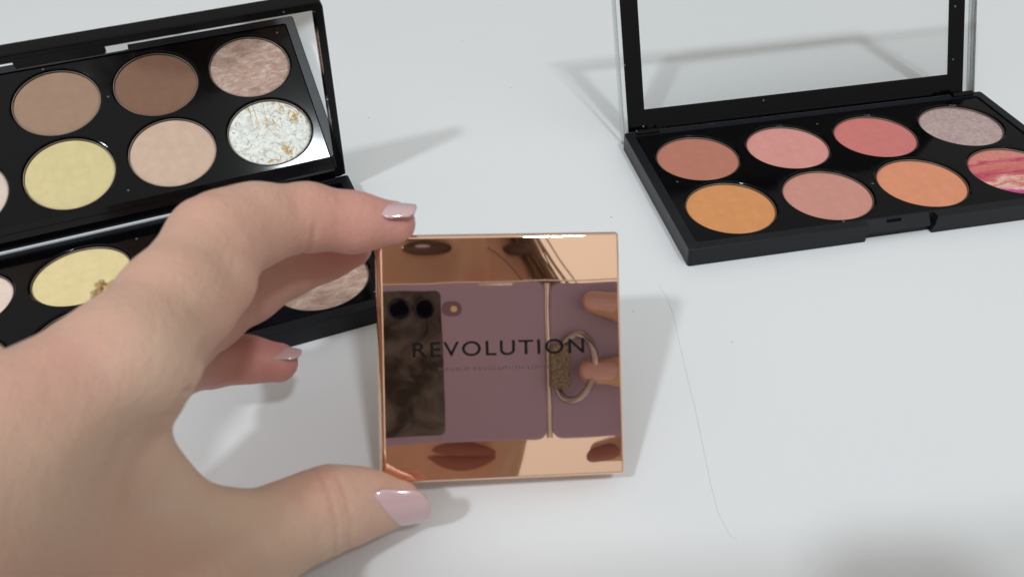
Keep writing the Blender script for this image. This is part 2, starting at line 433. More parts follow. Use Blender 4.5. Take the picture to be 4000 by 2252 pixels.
def make_base(root, mats, labels):
    bm = bmesh.new(); rounded_slab(bm, (0, 0, 0), (W, D, H), 0.10, 0.03)
    inner = bmesh.new(); rounded_slab(inner, (0.33, 0.33, 0.15), (W - 0.33, D - 0.31, H + 0.3), 0.12, 0.02)
    slit = bmesh.new(); box(slit, (5.74, -0.2, -0.1), (7.98, 0.20, 0.30))
    side = bmesh.new(); box(side, (7.84, -0.2, 0.26), (8.02, 0.24, 0.9))
    wedge = bmesh.new()
    wv = [wedge.verts.new((x, y, z)) for x in (5.74, 7.90) for y, z in ((-0.3, 0.36), (-0.02, 0.36), (0.26, H + 0.001), (0.26, 1.2), (-0.3, 1.2))]
    wedge.faces.new(wv[:5]); wedge.faces.new(wv[5:][::-1])
    for k in range(5): wedge.faces.new((wv[k], wv[(k + 1) % 5], wv[5 + (k + 1) % 5], wv[5 + k]))
    slot = bmesh.new(); rounded_slab(slot, (6.42, 0.15, 0.40), (6.92, 0.235, 0.9), 0.04, 0.01)
    cut('case_base', bm, [inner, slit, wedge, side, slot], M['black_satin'], root, 0.012)
    tray = link_mesh('pan_tray', TRAY_ME, M['black_gloss'], root)
    for j in range(2):
        for i in range(4):
            cx, cy = pan_center(i, j)
            p = link_mesh('pan', PAN_ME, M['tin'], root); p.location = (cx * CM, cy * CM, 0)
            pw = bpy.data.objects.new('powder', POW_ME.copy()); scene.collection.objects.link(pw); pw.parent = p
            pw.data.materials.clear(); pw.data.materials.append(mats[j][i])
            pw.rotation_euler = (0, 0, 0)
            p['label'] = labels[j][i]

def hinge(root, yo, zo):
    for x0, x1 in ((0.45, 1.25), (W - 1.25, W - 0.45)):
        bm = bmesh.new(); tube(bm, [(x0, yo, zo), (x0 + 0.01, yo, zo), (x1, yo, zo)], 0.13, 20)
        from_bm('hinge_knuckle', bm, M['black_gloss'], root)

# -------- left palette: contour shades, mirror lid
P_tan = powder('powder_tan', (0.50, 0.33, 0.23))
P_taupe = powder('powder_taupe_brown', srgb('AE8E79'))
P_choc = powder('powder_dark_brown', srgb('8E6A57'))
P_shim = shimmer('powder_pink_bronze_shimmer', [(0.30, srgb('A58273')), (0.5, srgb('C1A091')), (0.68, srgb('DCC5B7'))], 190, 1.3, 0.15, 0.42, 0.6, ((1, 1.8, 1), (0, 0, 0.5)))
P_blush = powder('powder_pale_pink', srgb('EED8CB'))
P_yellow = powder('powder_banana_yellow', srgb('EAD8A2'))
P_peach = powder('powder_soft_peach', srgb('DFC0AB'), 0.06, 1.3)
P_white = shimmer('powder_white_gold_marble', [(0.34, srgb('A9A99A')), (0.44, srgb('E2E2DA')), (0.60, srgb('FFFFFA'))], 560, 1.2, 0.05, 0.30, 0.35, ((1, 1, 1), (0, 0, 0)),
                  (srgb('C29730'), 80, 0.022, ((1.7, 0.55, 1), (0, 0, 0.35))))
# gilded front-right one seen again in the base
left = empty('makeup_palette', (-16.1204, 13.8476, 0), R(20.3741))
tag(left, 'black contour palette with mirror lid on the left, showing brown, yellow and white marbled pans', 'makeup palette', 'open powder palettes')
make_base(left, [[P_tan, P_taupe, P_choc, P_shim], [P_blush, P_yellow, P_peach, P_white]],
          [['tan matte powder', 'taupe brown matte powder', 'dark brown matte powder', 'pinkish bronze shimmer powder'],
           ['pale pink matte powder', 'banana yellow matte powder', 'soft peach powder', 'white shimmer powder with gold veins']])
hinge(left, D - 0.12, H - 0.02)

def lid_matrix(deg, yo, zo):
    a = R(deg)
    V = Vector((0, -math.cos(a), math.sin(a))); N = Vector((0, -math.sin(a), -math.cos(a)))   # N: inner side
    mm = Matrix.Identity(4)
    for i in range(3):
        mm[i][0] = (1, 0, 0)[i]; mm[i][1] = V[i]; mm[i][2] = N[i]
    mm[0][3] = 0; mm[1][3] = yo * CM; mm[2][3] = zo * CM
    return mm

def align(o, mm): o.matrix_local = mm

LM = lid_matrix(78.0367, D, H)
MW = -0.2864
bm = bmesh.new(); rounded_slab(bm, (0.06, -0.10, -0.52), (W - 0.06, LH + 0.05, 0.02), 0.22, 0.05)
inner = bmesh.new(); rounded_slab(inner, (0.30, 0.42, MW - 0.03), (W - 0.30, LH - 0.20, 0.5), 0.10, 0.02)
n1 = bmesh.new(); box(n1, (-0.2, -0.5, -0.10), (1.28, 0.06, 0.3))
n2 = bmesh.new(); box(n2, (W - 1.28, -0.5, -0.10), (W + 0.2, 0.06, 0.3))
lid = cut('lid', bm, [inner, n1, n2], M['black_gloss'], left, 0.012)
align(lid, LM)
bm = bmesh.new(); box(bm, (0.31, 0.43, MW - 0.028), (W - 0.31, LH - 0.21, MW))
from_bm('mirror', bm, M['mirror'], lid)
bm = bmesh.new(); rounded_slab(bm, (5.77, LH - 0.42, -0.16), (8.04, LH - 0.08, 0.03), 0.08, 0.03)
from_bm('latch_tab', bm, M['black_gloss'], lid)
bm = bmesh.new(); tube(bm, [(0.1, 0.30, 0.028), (0.2, 0.30, 0.028), (10.4, 0.30, 0.028)], 0.012, 8)
# added pale strip: the gleam along the hinge gap, put into its colour
bm2 = bmesh.new(); bm.free()
rounded_slab(bm2, (1.32, -0.02, 0.022), (9.6, 0.09, 0.11), 0.015, 0.012)
from_bm('hinge_gleam', bm2, plain('painted_hinge_gleam', (0.62, 0.66, 0.70), 0.25), lid)

# -------- right palette: blush shades, clear window lid
Q = [[powder('powder_orange', srgb('D8945E')), powder('powder_dusty_pink', srgb('CC9183')), powder('powder_peach_coral', srgb('DD9270')),
      marbled('powder_pink_purple_marble')],
     [powder('powder_terracotta', srgb('B97865')), powder('powder_rose_pink', srgb('D6948C')), powder('powder_coral', srgb('CC7872')),
      shimmer('powder_mauve_shimmer', [(0.3, srgb('B79A99')), (0.5, srgb('C8AEAC')), (0.7, srgb('DCC6C2'))], 700, 0.3, 0.25, 0.45, 0.5)]]
right = empty('makeup_palette', (5.336, 20.4145, 0), R(8.8363))
tag(right, 'black blush palette with clear window lid on the right, showing orange, coral and pink pans', 'makeup palette', 'open powder palettes')
make_base(right, Q, [['orange matte powder', 'dusty pink matte powder', 'peach coral matte powder', 'pink and purple marbled powder'],
                     ['terracotta matte powder', 'rose pink matte powder', 'coral matte powder', 'pale mauve shimmer powder']])
hinge(right, D - 0.12, H - 0.0)
RM = lid_matrix(115.3265, D + 0.3331, H - 0.6249)
def frame_mesh(bm, ox0, oy0, ox1, oy1, ix0, iy0, ix1, iy1, z0, z1):
    O_ = [(ox0, oy0), (ox1, oy0), (ox1, oy1), (ox0, oy1)]; I_ = [(ix0, iy0), (ix1, iy0), (ix1, iy1), (ix0, iy1)]
    v = {}
    for nm, ring in (('o', O_), ('i', I_)):
        for zz, z in ((0, z0), (1, z1)): v[nm, zz] = [bm.verts.new((x, y, z)) for x, y in ring]
    for k in range(4):
        j = (k + 1) % 4
        bm.faces.new((v['o', 1][k], v['o', 1][j], v['i', 1][j], v['i', 1][k]))
        bm.faces.new((v['o', 0][j], v['o', 0][k], v['i', 0][k], v['i', 0][j]))
        bm.faces.new((v['o', 0][k], v['o', 0][j], v['o', 1][j], v['o', 1][k]))
        bm.faces.new((v['i', 0][j], v['i', 0][k], v['i', 1][k], v['i', 1][j]))
bm = bmesh.new(); frame_mesh(bm, 0.34, 0.36, W - 0.34, LH - 0.34, 0.99, 1.1416, W - 0.99, LH - 0.95, -0.02, 0.0)
lid2 = from_bm('lid', bm, M['black_gloss'], right); align(lid2, RM)
bm = bmesh.new(); box(bm, (0.12, 0.10, -0.085), (W - 0.12, LH - 0.1, -0.024))
from_bm('clear_window', bm, M['clear'], lid2)
bm = bmesh.new(); frame_mesh(bm, 0.06, 0.02, W - 0.06, LH, 0.12, 0.10, W - 0.12, LH - 0.1, -0.10, 0.30)
from_bm('clear_rim', bm, M['clear_edge'], lid2)
bm = bmesh.new(); box(bm, (1.35, 0.40, -0.01), (W - 1.35, 0.56, 0.12), 0.03)
from_bm('hinge_bar', bm, M['black_gloss'], lid2)
bm = bmesh.new(); box(bm, (5.77, LH - 0.42, 0.003), (8.04, LH - 0.05, 0.24), 0.03)
from_bm('latch_tab', bm, M['black_gloss'], lid2)

# ------------------------------------------------------------------ compact in the hand
C0 = np.array([-0.312, 13.878, 2.928]); EX = np.array([0.9947676, 0.06665923, -0.07742077])
EY = np.array([0.01487989, 0.65519584, 0.75531252]); NN = np.array([0.10107432, -0.75251243, 0.65077571])   # towards the camera
T_ = 0.92; S_ = 5.49
def frame_matrix(o, x, y, z):
    mm = Matrix.Identity(4)
    for i in range(3): mm[i][0] = x[i]; mm[i][1] = y[i]; mm[i][2] = z[i]; mm[i][3] = o[i] * CM
    return mm
compact = empty('powder_compact', mat=frame_matrix(C0, EX, EY, NN))
tag(compact, 'closed square rose gold mirrored compact with black lettering, held upright by the fingers', 'compact')
bm = bmesh.new(); rounded_slab(bm, (-S_ / 2, -S_ / 2, -0.46), (S_ / 2, S_ / 2, 0.0), 0.08, 0.055, 6, 4)
for v in bm.verts:                                   # the lid flares slightly towards its left and top edges
    if v.co.x < -S_ / 2 + 0.2: v.co.x += 0.11 - 0.11 * min(1.0, -v.co.z / 0.12)
    if v.co.y > S_ / 2 - 0.2: v.co.y += -0.06 + 0.06 * min(1.0, -v.co.z / 0.10)
lidc = from_bm('lid', bm, M['rose'], compact, True)
bm = bmesh.new(); rounded_slab(bm, (-S_ / 2 + 0.07, -S_ / 2 + 0.04, -T_), (S_ / 2 - 0.07, S_ / 2 - 0.07, -0.48), 0.13, 0.06, 6, 3)
cbase = from_bm('case_base', bm, M['rose_side'], compact, True)

def sharp(o, ang=35):
    big = max(p.area for p in o.data.polygons) * 0.3
    o.data.polygons.foreach_set('use_smooth', [p.area < big for p in o.data.polygons])
sharp(lidc); sharp(cbase)

def text_mesh(name, txt, x0, x1, yb, cap, mat, parent, z=0.0015, bold=0.0, space=1.0):
    cu = bpy.data.curves.new(name, 'FONT'); cu.body = txt; cu.size = 1.0; cu.space_character = space; cu.offset = bold
    cu.extrude = 0.0
    o = bpy.data.objects.new(name, cu); scene.collection.objects.link(o)
    dg = bpy.context.evaluated_depsgraph_get(); me = bpy.data.meshes.new_from_object(o.evaluated_get(dg))
    bpy.data.objects.remove(o)
    co = np.array([v.co[:] for v in me.vertices]); lo, hi = co.min(0), co.max(0)
    hcap = hi[1]
    for v in me.vertices:
        v.co = ((x0 + (v.co.x - lo[0]) / (hi[0] - lo[0]) * (x1 - x0)) * CM, (yb + v.co.y / hcap * cap) * CM, z * CM)
    return link_mesh(name, me, mat, parent)
text_mesh('brand_lettering', 'REVOLUTION', -1.945, 1.895, 0.01, 0.325, M['ink'], compact, 0.002, 0.009, 1.18)
text_mesh('small_lettering', 'MAKEUP REVOLUTION LONDON', -1.375, 1.375, -0.32, 0.085, M['ink_faint'], compact, 0.002, 0.0, 1.15)

# ------------------------------------------------------------------ implicit surfaces for the person
def surface_nets(Fv, org, h):
    nx, ny, nz = Fv.shape; S = Fv < 0
    c8 = sum(S[i:nx - 1 + i, j:ny - 1 + j, k:nz - 1 + k].astype(np.int8) for i in (0, 1) for j in (0, 1) for k in (0, 1))
    act = (c8 > 0) & (c8 < 8); idx = -np.ones(act.shape, np.int64); ijk = np.argwhere(act); idx[act] = np.arange(len(ijk))
    P = np.zeros((len(ijk), 3)); Cn = np.zeros(len(ijk))
    i, j, k = ijk.T
    corners = [(a, b, c) for a in (0, 1) for b in (0, 1) for c in (0, 1)]
    for a in corners:
        for ax in range(3):
            if a[ax]: continue
            b_ = list(a); b_[ax] = 1
            fa = Fv[i + a[0], j + a[1], k + a[2]]; fb = Fv[i + b_[0], j + b_[1], k + b_[2]]
            mk = (fa < 0) != (fb < 0); t = np.where(mk, fa / np.where(mk, fa - fb, 1), 0)
            p = np.array(a, float)[None, :] + t[:, None] * (np.array(b_) - np.array(a))[None, :]
            P += p * mk[:, None]; Cn += mk
    P = P / Cn[:, None] + ijk; V = org + P * h
    faces = []
    for ax in range(3):
        o1, o2 = (ax + 1) % 3, (ax + 2) % 3
        sl0 = [slice(None)] * 3; sl1 = [slice(None)] * 3
        sl0[ax] = slice(0, -1); sl1[ax] = slice(1, None)
        d = S[tuple(sl0)] != S[tuple(sl1)]
        e = np.argwhere(d); e = e[(e[:, o1] > 0) & (e[:, o2] > 0) & (e[:, o1] < Fv.shape[o1] - 1) & (e[:, o2] < Fv.shape[o2] - 1)]
        inside = S[e[:, 0], e[:, 1], e[:, 2]]
        def gi(d1, d2):
            q = e.copy(); q[:, o1] -= d1; q[:, o2] -= d2; return idx[q[:, 0], q[:, 1], q[:, 2]]
        q = np.stack([gi(1, 1), gi(0, 1), gi(0, 0), gi(1, 0)], 1)
        q[~inside] = q[~inside][:, ::-1]
        faces.append(q)
    return V, np.concatenate(faces)

def smin(a, b, k):
    h = np.maximum(k - np.abs(a - b), 0) / k
    return np.minimum(a, b) - h * h * k * 0.25

class Field:
    def __init__(s, lo, hi, h):
        s.lo = np.array(lo, float); s.h = h
        s.n = np.ceil((np.array(hi) - s.lo) / h).astype(int) + 1
    def new(s): return np.full(tuple(s.n), 5.0, np.float32)
    def region(s, lo, hi):
        a = np.clip(np.floor((lo - s.lo) / s.h).astype(int), 0, s.n); b_ = np.clip(np.ceil((hi - s.lo) / s.h).astype(int) + 1, 0, s.n)
        if np.any(b_ <= a): return None, None
        ax = [(s.lo[i] + s.h * np.arange(a[i], b_[i])).astype(np.float32) for i in range(3)]
        return (slice(a[0], b_[0]), slice(a[1], b_[1]), slice(a[2], b_[2])), np.meshgrid(*ax, indexing='ij', sparse=True)
    def cap(s, Fv, A, ra, B, rb, k):
        A = np.array(A, float); B = np.array(B, float); mx = max(ra, rb) + 1.3
        sl, g = s.region(np.minimum(A, B) - mx, np.maximum(A, B) + mx)
        if sl is None: return
        d = B - A; L = max(d @ d, 1e-9)
        x, y, z = g[0] - A[0], g[1] - A[1], g[2] - A[2]
        t = np.clip((x * d[0] + y * d[1] + z * d[2]) / L, 0, 1)
        r = np.sqrt((x - t * d[0]) ** 2 + (y - t * d[1]) ** 2 + (z - t * d[2]) ** 2) - (ra + (rb - ra) * t)
        Fv[sl] = smin(Fv[sl], r.astype(np.float32), k)
    def ell(s, Fv, C, rad, k, axes=None):
        C = np.array(C, float); mx = max(rad) + 1.3
        sl, g = s.region(C - mx, C + mx)
        if sl is None: return
        x, y, z = g[0] - C[0], g[1] - C[1], g[2] - C[2]
        if axes is not None:
            x, y, z = [x * a[0] + y * a[1] + z * a[2] for a in axes]
        q = np.sqrt((x / rad[0]) ** 2 + (y / rad[1]) ** 2 + (z / rad[2]) ** 2)
        Fv[sl] = smin(Fv[sl], ((q - 1) * min(rad)).astype(np.float32), k)
    def chain(s, Fv, pts, k=0.25):
        for (A, ra), (B, rb) in zip(pts, pts[1:]): s.cap(Fv, A, ra, B, rb, k)

def pr(x, y, d, rpx): return (at(x, y, d), rpx * d / F_PX)

# --- left hand, holding the compact
INDEX = [pr(490, 1425, 13.9, 248), pr(672, 1190, 15.2, 205), pr(845, 945, 16.8, 178), pr(925, 903, 17.25, 157), pr(1010, 872, 17.7, 147), pr(1200, 848, 18.4, 124), pr(1380, 868, 18.9, 110), pr(1535, 872, 19.2, 88)]
MIDDLE = [pr(520, 1430, 15.9, 205), pr(800, 1215, 18.8, 150), pr(960, 1120, 19.8, 135), pr(1120, 1040, 20.3, 112), pr(1260, 985, 20.6, 105), pr(1365, 960, 20.8, 88)]
RING = [pr(480, 1480, 16.2, 190), pr(640, 1300, 18.8, 130), pr(760, 1330, 20.0, 100), pr(820, 1340, 20.6, 80)]
PINKY = [pr(420, 1540, 16.0, 190), pr(640, 1455, 18.4, 115), pr(830, 1412, 20.0, 92), pr(960, 1402, 20.5, 84), pr(1085, 1415, 20.6, 78)]
THUMB = [pr(330, 2360, 13.9, 350), pr(690, 2262, 15.3, 280), pr(960, 2135, 16.7, 196), pr(1150, 2042, 17.5, 158), pr(1290, 1985, 18.0, 152), pr(1420, 1965, 18.35, 118), pr(1560, 1962, 18.55, 86)]
PALM = [pr(490, 1425, 13.9, 248), pr(0, 1750, 12.6, 290), pr(-500, 2050, 11.3, 330)]
allp = np.array([at(-500, 1000, 12), at(1700, 700, 21), at(1700, 2300, 21), at(-700, 2700, 11), at(0, 1200, 22)])
lo = allp.min(0) - 0.5; hi = allp.max(0) + 0.8; lo[2] = 0.02
hf = Field(lo, hi, 0.066)
palm = hf.new(); hf.chain(palm, PALM, 0.3)
for c in (pr(500, 1485, 14.6, 178), pr(300, 1690, 14.2, 180), pr(130, 1780, 13.2, 290), pr(130, 2050, 13.7, 350), pr(470, 2000, 15.3, 245), pr(-250, 2250, 12.0, 420)):
    hf.cap(palm, c[0], c[1], c[0] + [0.01, 0, 0], c[1], 1.1)
hf.cap(palm, *pr(290, 1740, 14.6, 185), *pr(330, 2330, 14.7, 320), 1.0)
hf.cap(palm, *pr(560, 1832, 14.5, 134), *pr(806, 2054, 16.0, 136), 0.5)        # skin between thumb and index
hf.cap(palm, *pr(430, 1560, 16.5, 185), *pr(-100, 2100, 14.5, 300), 0.8)      # ulnar side behind
fing = None
for ch in (INDEX, MIDDLE, RING, PINKY):
    f = hf.new(); hf.chain(f, ch, 0.35)
    if ch is INDEX: hf.chain(f, [pr(905, 985, 16.7, 118), pr(868, 1105, 16.0, 118), pr(800, 1200, 15.4, 125)], 0.25)
    f = smin(f, palm, 0.45 if ch is INDEX else 0.25)
    fing = f if fing is None else smin(fing, f, 0.05)
f = hf.new(); hf.chain(f, THUMB, 0.45)
f = smin(f, palm, 0.75)
fing = smin(fing, f, 0.05)
# creases across the thumb joint and finger joints
def crease(Fv, A, B, C_, half, w, depth):
    "groove in the plane through C_ across the bone A-B"
    A = np.array(A); B = np.array(B); d = (B - A) / np.linalg.norm(B - A); C_ = np.array(C_)
    sl, g = hf.region(C_ - half, C_ + half)
    x, y, z = g[0] - C_[0], g[1] - C_[1], g[2] - C_[2]
    t = x * d[0] + y * d[1] + z * d[2]
    rr = np.sqrt(x * x + y * y + z * z)
    Fv[sl] += (depth * np.exp(-(t / w) ** 2) * np.clip((half - rr) / (0.3 * half), 0, 1)).astype(np.float32)
for x, dp in ((1262, 0.045), (1300, 0.025), (1335, 0.04)):
    crease(fing, THUMB[3][0], THUMB[5][0], at(x, 1990, 17.6), 1.15, 0.045, dp)
crease(fing, INDEX[4][0], INDEX[6][0], at(1190, 930, 18.2), 0.75, 0.06, 0.05)
crease(fing, INDEX[1][0], INDEX[3][0], at(930, 1010, 17.0), 0.7, 0.07, 0.06)
for x, y in ((735, 800), (775, 775), (820, 760)):
    crease(fing, INDEX[1][0], INDEX[3][0], at(x, y, 16.6), 0.5, 0.05, 0.022)
for x, y, dp in ((775, 1490, 0.09), (742, 1530, 0.08), (700, 1610, 0.08)):
    crease(fing, at(0, y, 14.4), at(1500, y + 250, 14.4), at(x, y, 14.4), 0.8, 0.055, dp)
def hollow(Fv, A, B, w, depth):
    A = np.array(A); B = np.array(B); sl, g = hf.region(np.minimum(A, B) - 2.5 * w, np.maximum(A, B) + 2.5 * w)
    d = B - A; x, y, z = g[0] - A[0], g[1] - A[1], g[2] - A[2]
    t = np.clip((x * d[0] + y * d[1] + z * d[2]) / (d @ d), 0, 1)
    rr = (x - t * d[0]) ** 2 + (y - t * d[1]) ** 2 + (z - t * d[2]) ** 2
    Fv[sl] += (depth * np.exp(-rr / (w * w))).astype(np.float32)
hollow(fing, at(540, 1800, 13.3), at(830, 2035, 15.0), 0.85, 0.30)        # between thumb and first metacarpal
hollow(fing, at(330, 1500, 12.2), at(150, 1640, 11.6), 0.5, 0.06)
V1, F1 = surface_nets(fing, hf.lo, hf.h)

tips = np.array([INDEX[-1][0], THUMB[-1][0], MIDDLE[-1][0], PINKY[-1][0], INDEX[2][0], at(240, 1420, 12.6), at(905, 1330, 15.5), at(1280, 1900, 17.3)])
tr = np.array([3.0, 2.0, 3.0, 3.4, 1.3, 1.3, 1.3, 1.0]); ta = np.array([0.85, 0.45, 1.0, 1.0, 0.35, 0.40, 0.35, 0.40])
def flush_of(V):
    q = np.zeros(len(V))
    for t, r, a in zip(tips, tr, ta):
        d = np.linalg.norm(V - t, axis=1); q = np.maximum(q, a * np.clip(1 - d / r, 0, 1) ** 0.7)
    return q

# --- the hand and phone side: frame of the phone (ex, ey, behind)
def ph(a, b, w): return EYE + EX * a + EY * b + NN * w

rf = Field((2, -22, 2), (30, 6, 26), 0.13)
g1 = rf.new(); palm2 = rf.new()
rf.chain(palm2, [(ph(14.2, -3.4, 1.2), 1.5), (ph(17.8, -7, 3.0), 2.2), (ph(20.8, -10.0, 5), 2.4), (ph(25, -13, 9), 2.6)], 0.6)
rf.cap(palm2, ph(14.5, -1.0, 1.3), 1.1, ph(17, -6.5, 3.0), 1.8, 0.8)
fr = None
for chn in ([(ph(7.45, 0.12, -0.62), 0.50), (ph(8.8, -0.15, -0.78), 0.62), (ph(11.0, -0.5, -1.3), 0.75), (ph(13.6, -1.0, -0.2), 0.85), (ph(14.6, -1.8, 1.2), 1.0)],
            [(ph(7.25, -2.9, -0.66), 0.54), (ph(8.6, -2.95, -0.80), 0.66), (ph(11.2, -3.1, -1.4), 0.78), (ph(13.8, -3.4, -0.2), 0.88), (ph(14.8, -4.0, 1.2), 1.0)],
            [(ph(9.6, -5.3, -0.60), 0.5), (ph(11.4, -5.2, -1.0), 0.66), (ph(13.6, -5.2, -0.4), 0.78), (ph(14.8, -5.4, 1.2), 0.95)],
            [(ph(11.6, -7.0, -0.3), 0.45), (ph(13.0, -6.9, -0.2), 0.58), (ph(14.8, -6.8, 1.4), 0.8)],
            [(ph(7.9, -6.75, 0.9), 0.50), (ph(9.4, -6.6, 1.3), 0.70), (ph(12.2, -6.2, 2.0), 0.9), (ph(15.6, -6.6, 3.0), 1.3)]):
    f = rf.new(); rf.chain(f, chn, 0.3); f = smin(f, palm2, 0.5); fr = f if fr is None else smin(fr, f, 0.05)
V2, F2 = surface_nets(fr, rf.lo, rf.h)

# --- head, neck and forearms, coarser
hc = ph(0.7, -2.0, 17.0)
bf = Field((-26, -70, -6), (42, 14, 50), 0.45)
bdy = bf.new()
bf.ell(bdy, hc, (7.2, 9.9, 8.6), 1.0, (EX, EY, NN))
bf.cap(bdy, ph(0.9, -10.5, 18), 4.6, ph(1.0, -22, 24), 5.4, 2.5)                # neck
bf.cap(bdy, ph(1.5, -8.4, 10.6), 1.5, ph(1.4, -8.9, 12), 2.4, 2.0)              # chin
bf.cap(bdy, ph(2.8, 3.2, 9.0), 0.8, ph(2.2, -3.0, 6.6), 1.1, 1.2)               # nose
bf.cap(bdy, ph(-0.8, 4.6, 10.3), 1.0, ph(1.8, 4.6, 9.8), 1.0, 1.2)
arm0, wr = pr(-300, 2200, 12.1, 400); bf.cap(bdy, arm0, 1.45, (-9.5, -8.0, 4.0), 3.2, 0.5)
bf.cap(bdy, (-9.5, -8.0, 4.0), 3.2, (-20, -30, -2), 4.0, 0.5)
bf.cap(bdy, ph(25, -13, 9), 2.5, (37, -26, -1), 3.8, 0.5)
V3, F3 = surface_nets(bdy, bf.lo, bf.h)

V = np.concatenate([V1, V2, V3]); Fq = np.concatenate([F1, F2 + len(V1), F3 + len(V1) + len(V2)])
person = empty('person', (0, -38, 0))
tag(person, 'woman mirrored in the compact, left thumb and index finger pinching it, pale pink nails', 'person')
me = bpy.data.meshes.new('body')
off = np.array([0, -38, 0])
me.vertices.add(len(V)); me.vertices.foreach_set('co', ((V - off) * CM).ravel())
me.loops.add(len(Fq) * 4); me.loops.foreach_set('vertex_index', Fq.ravel().astype(np.int32))
me.polygons.add(len(Fq)); me.polygons.foreach_set('loop_start', np.arange(0, len(Fq) * 4, 4, dtype=np.int32))
me.update(calc_edges=True); me.validate()
at_ = me.attributes.new('flush', 'FLOAT', 'POINT'); at_.data.foreach_set('value', flush_of(V).astype(np.float32))
body = link_mesh('body', me, M['skin'], person, True)

def local(o_pts): return [np.array(p) - off for p in o_pts]

def nail(base, tip, normal, width, curve=0.35, lift=0.0, length=None, taper=0.75, mat=None, name='fingernail'):
    "curved plate from base to tip (world cm), facing normal"
    base = np.array(base); tip = np.array(tip); d = tip - base; L = np.linalg.norm(d); d /= L
    nrm = np.array(normal, float); nrm -= d * (nrm @ d); nrm /= np.linalg.norm(nrm); s = np.cross(d, nrm)
    nu, nv = 18, 12; vs = []; fs = []
    for side in (0, 1):
        for i in range(nu + 1):
            u = i / nu
            wv = width * 0.5 * (math.sqrt(1 - (1 - u / 0.34) ** 2) * 0.97 + 0.03 if u < 0.34 else 1.0) * (1 - (1 - taper) * max(0.0, u - 0.2))
            if u > 0.72: wv *= math.sqrt(max(0.0, 1 - ((u - 0.72) / 0.29) ** 2)) * 0.98 + 0.02
            for j in range(nv + 1):
                v = -1 + 2 * j / nv; x = v * wv
                z = -curve * (x / (width * 0.5)) ** 2 * width * 0.5 + 0.10 * width * math.sin(math.pi * (0.15 + 0.7 * u)) - (0.045 if side else 0)
                vs.append(base + d * (u * L) + s * x + nrm * z)
    n1_ = (nu + 1) * (nv + 1)
    for i in range(nu):
        for j in range(nv):
            a = i * (nv + 1) + j; q = (a, a + 1, a + nv + 2, a + nv + 1); fs.append(q[::-1]); fs.append(tuple(n1_ + t for t in q))
    rim = [j for j in range(nv + 1)] + [i * (nv + 1) + nv for i in range(1, nu + 1)] + [nu * (nv + 1) + j for j in range(nv - 1, -1, -1)] + [i * (nv + 1) for i in range(nu - 1, 0, -1)]
    for a, b_ in zip(rim, rim[1:] + rim[:1]): fs.append((a, b_, b_ + n1_, a + n1_))
    return pydata(name, local(vs), fs, mat or M['nail'], person, True)

nail(at(1430, 2008, 17.93), at(1682, 1984, 18.12), -AX_F * 0.85 - AX_U * 0.62 + AX_R * 0.1, 1.22, 0.36)        # thumb
nail(at(1470, 812, 18.78), at(1626, 806, 18.95), AX_U * 1.0 - AX_F * 0.42, 0.80, 0.42, taper=0.92)                          # index
nail(at(1035, 1362, 20.35), at(1178, 1376, 20.45), AX_U * 1.0 - AX_F * 0.45, 0.62, 0.42)                       # little finger
nail(ph(8.5, 0.05, -1.37), ph(6.95, 0.16, -1.10), -NN, 0.85, 0.4)
nail(ph(8.35, -2.88, -1.44), ph(6.75, -2.85, -1.16), -NN, 0.9, 0.4)
nail(ph(8.7, -6.65, 0.33), ph(7.15, -6.95, 0.36), -NN * 0.8 - EY * 0.2, 0.85, 0.5, mat=plain('nail_polish_dark_red', (0.30, 0.12, 0.11), 0.1))  # darker and redder than the other nails

# face details and hair
def blob(name, c, rad, mat, axes=(EX, EY, NN), n=20):
    bm = bmesh.new(); bmesh.ops.create_uvsphere(bm, u_segments=n, v_segments=n // 2, radius=1.0)
    for v in bm.verts:
        p = np.array(c) + axes[0] * v.co.x * rad[0] + axes[1] * v.co.y * rad[1] + axes[2] * v.co.z * rad[2] - off
        v.co = Vector(p)
    return from_bm(name, bm, mat, person, True)
blob('eye', ph(0.2, 3.35, 9.1), (1.35, 0.42, 0.5), M['dark_eye'])
blob('eye', ph(5.4, 3.3, 11.4), (0.9, 0.40, 0.6), M['dark_eye'])
blob('eye_white_highlight', ph(-0.05, 3.42, 8.62), (0.42, 0.09, 0.10), plain('eye_white_highlight', (0.6, 0.6, 0.62), 0.2))  # eye white, with the eye's pale highlight put into its colour
blob('eyebrow', ph(-1.5, 4.1, 9.4), (2.2, 0.30, 0.5), M['hair'])
bm = bmesh.new()
for sgn, zz in ((1, 0.30), (-1, -0.42)):
    tube(bm, [Vector(ph(1.7 + t, -8.05 + zz * math.cos(t / 2.2 * 1.5) - 0.1 * t, 9.2 + 0.18 * t * t) - off) for t in np.linspace(-1.9, 1.9, 15)], [0.08 + 0.42 * math.cos(t / 2.0 * 1.45) for t in np.linspace(-1.9, 1.9, 15)], 12)
from_bm('lips', bm, M['lips'], person, True)
rng = random.Random(4)
bm = bmesh.new()
for k in range(150):
    a0 = rng.uniform(-0.4, 1.0)
    x0 = 5.4 + rng.gauss(0, 0.5) + 1.2 * a0 * a0; w0 = 13.5 + rng.uniform(-2, 4)
    pts = []
    for t in np.linspace(0, 1, 9):
        pts.append(Vector(ph(x0 - 1.2 + 5.0 * t + 0.4 * math.sin(4 * t + a0 * 5) * a0, 6.5 - 9.5 * t, w0 + 1.0 * t) - off))
    tube(bm, pts, 0.05, 4, False)
o = from_bm('hair_strands', bm, M['hair'], person); o['kind'] = 'stuff'
bm = bmesh.new()
bmesh.ops.create_uvsphere(bm, u_segments=40, v_segments=24, radius=1.0)
for v in bm.verts:
    p = hc + EX * v.co.x * 8.0 + EY * (1.6 + v.co.y * 9.6) + NN * (3.2 + v.co.z * 8.2) - off
    v.co = Vector(p)
from_bm('hair', bm, M['hair'], person, True)
